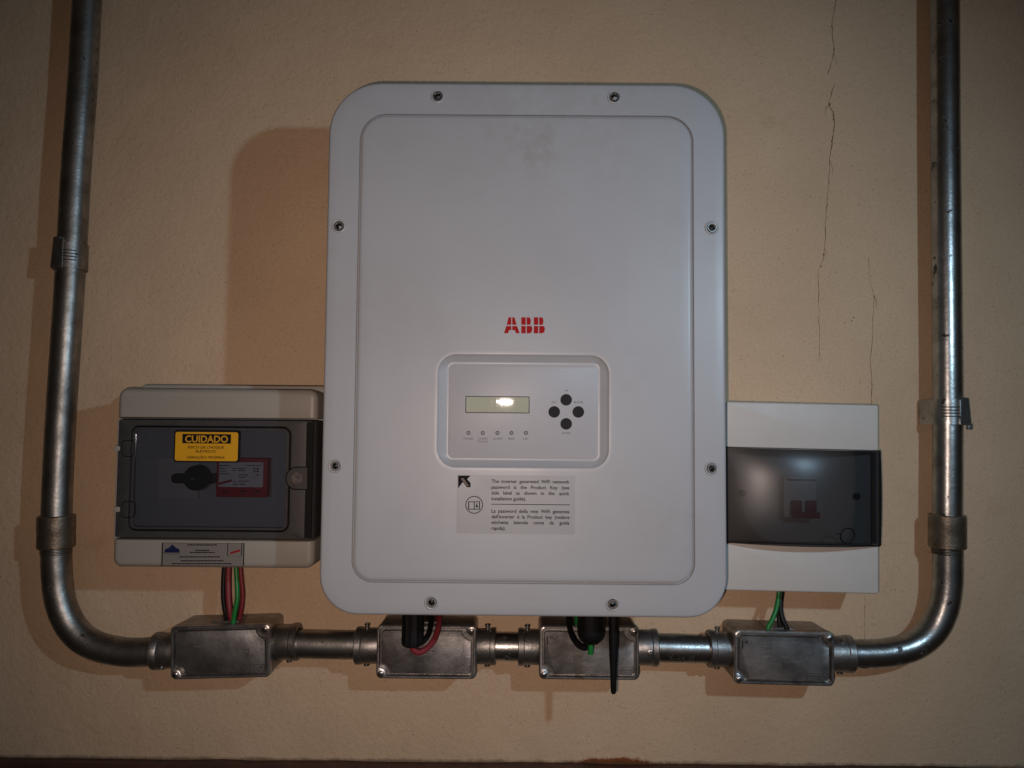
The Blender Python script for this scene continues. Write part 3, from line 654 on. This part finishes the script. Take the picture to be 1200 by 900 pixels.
# rim turned back towards the panel
bor = [i for i in range(NX + 1)] + [j * (NX + 1) + NX for j in range(1, NZ + 1)] + [NZ * (NX + 1) + i for i in range(NX - 1, -1, -1)] + [j * (NX + 1) for j in range(NZ - 1, 0, -1)]
k0 = len(vs); vs += [(vs[b][0], -BD + 0.004, vs[b][2]) for b in bor]; nb = len(bor)
fs += [(bor[k], bor[(k + 1) % nb], k0 + (k + 1) % nb, k0 + k) for k in range(nb)]
bdoor = MB().add(vs, fs).build('smoked_door', 'smoke', brk, smooth=40)
MB().ringloop([(x, -BD - 0.0005, z) for x, z in rrect(dcx - ddx, dcx + ddx, dcz - ddz, dcz + ddz, 0.0012, 3)], 0.0009, 6).build('door_rim', 'black', bdoor)
for px, py in ((872.3, 578.5), (1007.5, 582.5)):
    x, z = lb_(px, py, 0.07)
    sc = MB().lathe([(0, 0.0042), (0.002, 0.0042), (0.003, 0.003), (0.0026, 0.0008)], (x, -BI, z), (0, -1, 0), seg=18).build('cover_screw', 'ink', brk)
x, z = lb_(988.5, 626.5, 0.082)
def dsurf(x, z): return dome(max(-1, min(1, (x - dcx) / ddx)), max(-1, min(1, (z - dcz) / ddz)))
MB().ringloop([(x + 0.0088 * math.cos(a), -dsurf(x + 0.0088 * math.cos(a), z + 0.0088 * math.sin(a)) - 0.0003, z + 0.0088 * math.sin(a)) for a in [2 * math.pi * k / 32 for k in range(32)]], 0.0007, 6).build('lock_ring', 'black', bdoor)
MB().tube([(x - 0.0135, -dsurf(x - 0.0135, z) - 0.0002, z + 0.003), (x - 0.0085, -dsurf(x - 0.0085, z) - 0.0002, z + 0.002)], 0.0005, 6).build('lock_mark', 'black', bdoor)
# two-pole breaker behind the door
c0, e1 = lb_(919, 558, 0.072); c1, e0 = lb_(957.5, 607, 0.072)
cb = MB().rbox(c0, c1, e0, e1, BI - 0.001, 0.072, 0.001, 0.0008).build('circuit_breaker', 'brkpale', brk)
zc = lb_(940, 562.5, 0.072)[1]
MB().rbox(c0 + 0.002, c1 - 0.0005, zc - 0.0012, zc + 0.0012, 0.0718, 0.0724, 0.0004, 0.0002, bevn=1).build('red_stripe', 'brkred', cb)
for px in (931.5, 948.5):
    a, b = lb_(px - 5.5, 586, 0.07); c, e = lb_(px + 5.5, 604, 0.07)
    MB().rbox(a, c, e, b, 0.072, 0.078, 0.001, 0.0008).build('toggle', 'brkred', cb)
a, b = lb_(926, 599, 0.07); c, e = lb_(957, 606.5, 0.07)
MB().rbox(a, c, e, b, 0.078, 0.0800, 0.0006, 0.0004, bevn=1).build('toggle_bar', 'brkred', cb)

# ------------------------------------------------------------------ conduit run
CD = 0.030; PR = 0.0167
def cpt(px, py, d=CD): q = at(px, py, d); return Vector((q.x, -d, q.z))
def pipe_thing(name, label, cat, pts, m, sub=8, extra=None):
    P = arcspline(pts, sub); base = P[len(P) // 2].copy()
    o = thing(name, label, cat, base)
    MB().tube([p - base for p in P], PR, 28).build('pipe', m, o)
    return o, base
def coupling(parent, base, a, b, m):
    """threaded sleeve from a to b"""
    ax = (b - a); L = ax.length; r = PR + 0.0042
    MB().lathe([(0, PR + 0.001), (0, r - 0.0012), (0.0012, r), (L * .49, r), (L * .51, r - 0.0002), (L - 0.0012, r), (L, r - 0.0012), (L, PR + 0.001)], a - base, ax, 28).build('coupling', m, parent)
    mb = MB(); n = ax.normalized()
    for k in range(4): mb.lathe([(0, PR - 0.0004), (0.0007, PR + 0.0009), (0.0014, PR - 0.0004)], b - base + n * (0.0008 + k * 0.0018), n, 28)
    mb.build('thread', m, parent)
# left riser and bend
lt_top = [cpt(106, -70), cpt(102, 0), cpt(96.5, 100), cpt(89, 200), cpt(83.5, 300), cpt(77, 400), cpt(70.5, 500), cpt(66.5, 585), cpt(65.8, 625)]
o1_, b1_ = pipe_thing('conduit_riser', 'dull grey metal riser pipe on the left, running up beside switch enclosure', 'conduit pipe', lt_top, 'galv', 6)
coupling(o1_, b1_, cpt(65.8, 604), cpt(65.6, 642), 'coupling')
o2_, b2_ = pipe_thing('conduit_bend', 'curved galvanised conduit bend at lower left, entering the leftmost junction box', 'conduit pipe',
    [cpt(65.8, 626), cpt(65.9, 660), cpt(68.5, 694), cpt(76.5, 722), cpt(91, 743.5), cpt(112, 757), cpt(140, 763.5), cpt(165, 764.5), cpt(196, 762.5)], 'galv', 8)
# right riser and bend
rt_top = [cpt(1106.5, -70), cpt(1107, 0), cpt(1107.5, 120), cpt(1108.3, 225), cpt(1109.5, 340), cpt(1110.5, 440), cpt(1110.5, 540), cpt(1110, 625)]
o3_, b3_ = pipe_thing('conduit_riser', 'shiny metal riser pipe on the right, running up beside the cracked plaster', 'conduit pipe', rt_top, 'galv2', 6)
coupling(o3_, b3_, cpt(1109.8, 603), cpt(1110, 642), 'coupling')
o4_, b4_ = pipe_thing('conduit_bend', 'curved shiny conduit bend at lower right, leaving the rightmost junction box', 'conduit pipe',
    [cpt(1110, 626), cpt(1110.8, 660), cpt(1109.5, 693), cpt(1103.5, 719), cpt(1091, 741), cpt(1070, 757), cpt(1043, 764.5), cpt(1015, 766.5), cpt(985, 766)], 'galv2', 8)
# straps
def strap(label, px, y0, y1, side):
    a = cpt(px, (y0 + y1) / 2); o = thing('pipe_strap', label, 'pipe strap', Vector((a.x, 0, a.z)), 'straps holding the riser pipes')
    h = cpt(px, y0).z - cpt(px, y1).z; r = PR + 0.0012
    sec = [(side * (-1) * (r + 0.011), 0.001), (side * (-1) * (r + 0.0075), 0.012)]
    arc = []
    for k in range(19):
        t = math.radians(-80 + 260 * k / 18)         # round the front of the pipe
        arc.append((-side * r * math.cos(t - math.radians(0)), CD + r * math.sin(t)))
    pts = [(-side * (r + 0.0012), 0.0005), (-side * (r + 0.0010), 0.018), (-side * (r + 0.0004), CD - 0.004)] + [p for p in arc if p[1] >= CD - 0.002] + [(side * (r + 0.0005), 0.001)]
    if side < 0: pts = [(r * math.cos(math.radians(q)), CD + r * math.sin(math.radians(q))) for q in range(-80, 255, 12)]
    th = 0.0016; n = len(pts); out = []
    for i in range(n):
        p = Vector(pts[i]); t = (Vector(pts[min(i + 1, n - 1)]) - Vector(pts[max(i - 1, 0)])).normalized(); nn = Vector((-t.y, t.x))
        if nn.dot(p - Vector((0, CD))) < 0: nn = -nn
        out.append(p + nn * th)
    loop = [Vector(p) for p in pts] + out[::-1]
    ring = lambda z: [(p.x, -p.y, z) for p in loop]
    MB().loft([ring(-h / 2), ring(h / 2)]).build('band', 'galv2' if side > 0 else 'galv', o, smooth=40)
    # pressed ribs
    for k in range(4):
        z = -h * 0.18 + k * h * 0.12
        rp = [(-side * (r + th) * math.cos(t), -(CD + (r + th) * math.sin(t)), z) for t in [math.radians(40 + 8 * q) for q in range(10)]]
        MB().tube(rp, 0.0007, 8).build('rib', 'galv2', o)
    # folded wedge plate
    wx0_, wx1_ = (0.0060, PR - 0.0005) if side > 0 else (-0.0010, -(PR - 0.0055))
    zt1, zb1 = h / 2 + (0.002 if side > 0 else 0.006), -h / 2 - 0.001
    f0 = CD + PR + 0.0035
    pl = [(wx0_, zb1), (wx1_ + side * 0.003, zb1 + 0.001), (wx1_, zt1 - 0.001), (wx0_ + side * 0.001, zt1)]
    if side < 0: pl = pl[::-1]
    MB().loft([[(x, -(f0 - abs(x) * 0.55 - 0.002), z) for x, z in pl], [(x, -(f0 - abs(x) * 0.30 + 0.0012), z) for x, z in pl]]).build('wedge_plate', 'cast', o, smooth=20)
    MB().rbox(min(wx0_, wx0_ - side * 0.003), max(wx0_, wx0_ - side * 0.003), zb1 + 0.001, zt1 - 0.003, f0 - 0.005, f0 + 0.0005, 0.0005, 0.0004, bevn=2).build('folded_lip', 'galv2', o)
    if side < 0: return o
    xt = wx0_ + side * 0.010
    MB().rbox(min(xt, xt + side * 0.006), max(xt, xt + side * 0.006), zb1 - 0.005, zb1 + 0.002, f0 - 0.010, f0 - 0.0065, 0.0008, 0.0004, bevn=2).build('tongue', 'cast', o)
    return o
strap('dark strap with folded wedge clamping the left riser pipe', 82.5, 287, 317, -1)
strap('bright strap with folded wedge clamping the right riser pipe', 1110.8, 468, 497.5, 1)

# ------------------------------------------------------------------ junction boxes
JD = 0.056; JW, JH = 0.117, 0.0615
def junction_box(px, py, roty, label, marks, hubs):
    q = at(px, py, JD); O = Vector((q.x, 0, q.z)); zc = at(px, 757, CD).z - O.z   # pipe axis height is set per hub
    o = thing('junction_box', label, 'junction box', O, 'cast junction boxes along the conduit', math.radians(roty))
    w, h = JW / 2, JH / 2
    R = lambda i, d, r=0.006: [(x, -d, z) for x, z in rrect(-w + i, w - i, -h + i, h - i, r, 5)]
    MB().loft([R(0.0005, 0), R(0.0005, 0.044), R(0.0012, 0.0445)]).build('box_body', 'cast', o)
    MB().loft([R(0.0012, 0.0442), R(0.0015, 0.0449), R(0.0, 0.0455), R(0, 0.0492), R(0.0006, 0.0498), R(0.0020, 0.0499)]).build('lid', 'cast', o)
    lid = o.children[-1]
    inn = lambda i: notched(-w + 0.0038 + i, w - 0.0038 - i, -h + 0.0038 + i, h - 0.0038 - i, (-(0.0090 + i), 0.004, -(0.0090 + i), 0.004), 5)
    out = lambda i: rrect(-w + i, w - i, -h + i, h - i, 0.006 - i * .5, 5)
    y = lambda poly_, d: [(x, -d, z) for x, z in poly_]
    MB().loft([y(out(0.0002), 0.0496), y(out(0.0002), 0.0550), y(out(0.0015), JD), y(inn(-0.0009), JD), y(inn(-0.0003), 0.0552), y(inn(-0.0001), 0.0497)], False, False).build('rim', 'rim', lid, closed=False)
    MB().loft([y(inn(0.0022), 0.0496), y(inn(0.0022), 0.0548), y(inn(0.0028), 0.0556)]).build('face_plate', 'cast2', lid)
    for sx, sz in ((-1, -1), (1, 1)):
        x, z = sx * (w - 0.0058), sz * (h - 0.0058)
        s_ = MB().lathe([(0, 0.0034), (0.0014, 0.0033), (0.0022, 0.0022), (0.0023, 0.0006)], (x, -0.0555, z), (0, -1, 0), 18).build('lid_screw', 'steel', lid)
        MB().rbox(x - 0.0022, x + 0.0022, z - 0.0004, z + 0.0004, 0.0555 + 0.0018, 0.0555 + 0.0026, 0.0001, 0.0001, n=1, bevn=1).build('screw_slot', 'darksteel', s_, smooth=0)
    # cast marks
    mb = MB(); md = 0.0558
    def bx(x0, x1, z0, z1): mb.rbox(x0, x1, z0, z1, 0.0554, md + 0.0002, 0.0002, 0.0001, n=2, bevn=1)
    px0_, pz_ = w - 0.0300, -h + 0.0105
    if marks in (1, 2, 3, 4):
        bx(px0_ - 0.002, px0_ + 0.0235, pz_ - 0.0018, pz_ - 0.0010); bx(px0_ - 0.002, px0_ + 0.0235, pz_ + 0.0040, pz_ + 0.0048)
        bx(px0_ - 0.002, px0_ - 0.0012, pz_ - 0.0018, pz_ + 0.0048); bx(px0_ + 0.0227, px0_ + 0.0235, pz_ - 0.0018, pz_ + 0.0048)
        for k in range(5): bx(px0_ + 0.001 + k * 0.0043, px0_ + 0.0040 + k * 0.0043, pz_ + 0.0002, pz_ + 0.0028 - (k % 2) * 0.0012)
    mb.build('cast_maker_plate', 'cast', lid)
    num = '1' if marks in (2, 3, 4) else '2'
    mb = MB()
    if marks == 1: put_text(mb, num, w - 0.029, w - 0.0235, -h + 0.026, 0.0075, 0.0558, 0.005)
    elif marks != 2: put_text(mb, num + '"', -w + 0.009, -w + 0.0155, h - 0.021, 0.0095, 0.0558, 0.003)
    if mb.v: mb.build('cast_number', 'cast' if marks == 1 else 'darksteel', lid, smooth=0, closed=False)
    # raised cable entry on top
    MB().rbox(-0.016, 0.016, h - 0.002, h + 0.0012, 0.008, 0.042, 0.0005, 0.0004, n=1, bevn=1).build('top_entry', 'cast', o)
    for side, xo, za, screws in hubs:                 # outer end of the hub (pixel), axis height pixel
        pe = at(xo, za, CD); zc_ = pe.z - O.z; L = abs(pe.x - O.x) - w
        org = (side * (w - 0.003), -CD, zc_)
        L = L + 0.003
        hb_ = MB().lathe([(0, 0.0196), (0.0030, 0.0204), (0.0036, 0.0206), (L * 0.72, 0.0206), (L * 0.76, 0.0216), (L - 0.001, 0.0218), (L, 0.0210), (L, 0.0170), (L - 0.004, 0.0166)], org, (side, 0, 0), 32).build('hub', 'cast', o)
        for kind in screws:
            ang = {'t': 90, 'b': -90, 'f': 0, 'l': -55, 'u': 60}[kind]; dv = Vector((0, -math.cos(math.radians(ang)), math.sin(math.radians(ang))))
            p_ = Vector(org) + Vector((side * L * 0.60, 0, 0)) + dv * 0.0195
            ln = {'t': 0.0068, 'b': 0.0042, 'f': 0.003, 'l': 0.0028, 'u': 0.003}[kind]
            MB().lathe([(0, 0.0024), (ln - 0.0022, 0.0024), (ln - 0.0020, 0.0034), (ln - 0.0003, 0.0034), (ln, 0.0028), (ln, 0.0012), (ln - 0.0008, 0.0009)], p_, dv, 16).build('set_screw', 'steel', hb_)
    return o, O
J1 = junction_box(258, 764, -2.0, 'junction box below the beige switch enclosure, with red and green wires entering its top', 1, ((-1, 181, 760, 'l'), (1, 350.5, 755, 'b')))
J2 = junction_box(499.5, 764.5, 0.0, 'junction box under inverter behind the looped red wire', 2, ((-1, 417.5, 756.5, 'tb'), (1, 581, 757.5, 'tb')))
J3 = junction_box(690.5, 765.5, 0.0, 'junction box under inverter behind the hanging black antenna', 3, ((-1, 607, 758, 'tb'), (1, 769.5, 759, 'f')))
J4 = junction_box(919.3, 771.8, 1.0, 'junction box below the white breaker panel, with green and black wires entering its top', 4, ((-1, 829, 761.5, 'tb'), (1, 997, 765, 'ub')))
pipe_thing('conduit_nipple', 'short stained conduit between the leftmost junction box and the red-wire one', 'conduit pipe', [cpt(340, 754.5), cpt(380, 755.2), cpt(428, 756)], 'galv', 6)
pipe_thing('conduit_nipple', 'shortest conduit piece, between the two junction boxes under the inverter', 'conduit pipe', [cpt(574, 757.5), cpt(594, 757.7), cpt(614, 758)], 'galv2', 6)
pipe_thing('conduit_nipple', 'pitted shiny conduit between antenna junction box and the rightmost junction box', 'conduit pipe', [cpt(762, 759), cpt(800, 759.8), cpt(840, 761)], 'galv2', 6)

# ------------------------------------------------------------------ wires
def wire(label, pts, r, m, group):
    P = arcspline([Vector(p) for p in pts], 10); b = P[-1].copy()
    o = MB().tube([p - b for p in P], r, 12).build('cable', m, None); o.location = b
    return tag(o, label, 'cable', group)
def wp(px, py, d): q = at(px, py, d); return (q.x, -d, q.z)
zj = lambda J: J[1].z + JH / 2
def topin(J, px, d): q = at(px, 730, d); return (q.x, -d, zj(J) - 0.004)
W1 = 'wires from switch enclosure to junction box'
wire('black wire at the left edge of the bundle under the switch enclosure', [wp(263.5, 655, 0.030), wp(262, 680, 0.032), wp(262, 703, 0.034), wp(265, 722, 0.034), topin(J1, 267, 0.030)], 0.0030, 'wblack', W1)
wire('thick red wire next to the black one under the switch enclosure', [wp(268.5, 655, 0.036), wp(267.5, 680, 0.038), wp(268, 703, 0.040), wp(270.5, 722, 0.040), topin(J1, 272, 0.036)], 0.0034, 'wred', W1)
wire('green wire in the bundle under the switch enclosure', [wp(276, 655, 0.042), wp(277.5, 680, 0.044), wp(278, 700, 0.046), wp(275, 718, 0.047), topin(J1, 272.5, 0.046)], 0.0028, 'wgreen', W1)
wire('red wire bowing out at the right edge of the bundle under the switch enclosure', [wp(281, 655, 0.034), wp(283, 680, 0.034), wp(284.5, 697, 0.034), wp(283, 714, 0.034), topin(J1, 279, 0.032)], 0.0026, 'wred', W1)
wire('black wire behind the green one under the switch enclosure', [wp(279, 655, 0.026), wp(281, 680, 0.026), wp(281.5, 700, 0.026), wp(279, 716, 0.026), topin(J1, 276, 0.022)], 0.0028, 'wblack', W1)
W2 = 'wires looping from the left gland'
wire('red wire looping under the black cable gland of the inverter', [wp(481, 750, 0.103), wp(483.5, 760, 0.102), wp(490.5, 764.5, 0.099), wp(500, 760, 0.092), wp(509, 749, 0.080), wp(513.5, 736, 0.066), wp(515, 726, 0.050), wp(514.5, 721, 0.036), topin(J2, 513, 0.026)], 0.0034, 'wred', W2)
wire('black wire looping above the red one beside the cable gland', [wp(487, 749, 0.101), wp(490, 754, 0.099), wp(496, 751.5, 0.094), wp(502, 743, 0.084), wp(504.5, 733, 0.070), wp(505, 724, 0.052), wp(504, 719, 0.038), topin(J2, 502, 0.028)], 0.0031, 'wblack', W2)
W3 = 'wires looping from the right gland'
wire('black wire looping left of the round gland by the antenna', [wp(693, 748, 0.104), wp(689, 757.5, 0.100), wp(682, 758.5, 0.096), wp(674.5, 752, 0.088), wp(669, 741, 0.074), wp(667, 730, 0.060), wp(667, 722, 0.044), topin(J3, 668, 0.028)], 0.0034, 'wblack', W3)
wire('green wire end poking down out of the round gland by the antenna', [wp(692.5, 748, 0.106), wp(692.3, 757, 0.107), wp(691.8, 766.5, 0.106)], 0.0030, 'wgreen', W3)
wire('green wire left of the round gland, mostly hidden behind it', [wp(676, 712, 0.060), wp(675.5, 722, 0.056), wp(675.5, 730, 0.048), topin(J3, 676, 0.036)], 0.0024, 'wgreen', W3)
W4 = 'wires from breaker panel to junction box'
wire('green wire under the white breaker panel', [wp(914, 684, 0.034), wp(912.5, 697, 0.036), wp(910, 712, 0.040), wp(905.5, 725, 0.044), wp(900.5, 734, 0.046), topin(J4, 899, 0.046)], 0.0028, 'wgreen', W4)
wire('black wire bending right under the white breaker panel', [wp(917.5, 684, 0.030), wp(915.8, 697, 0.032), wp(914.5, 712, 0.036), wp(917, 725, 0.040), wp(921.5, 735, 0.042), topin(J4, 923, 0.042)], 0.0030, 'wblack', W4)
wire('second black wire crossing behind the green one under the white breaker panel', [wp(915, 684, 0.026), wp(915.5, 700, 0.028), wp(913, 714, 0.032), wp(913, 727, 0.036), topin(J4, 915, 0.038)], 0.0028, 'wblack', W4)
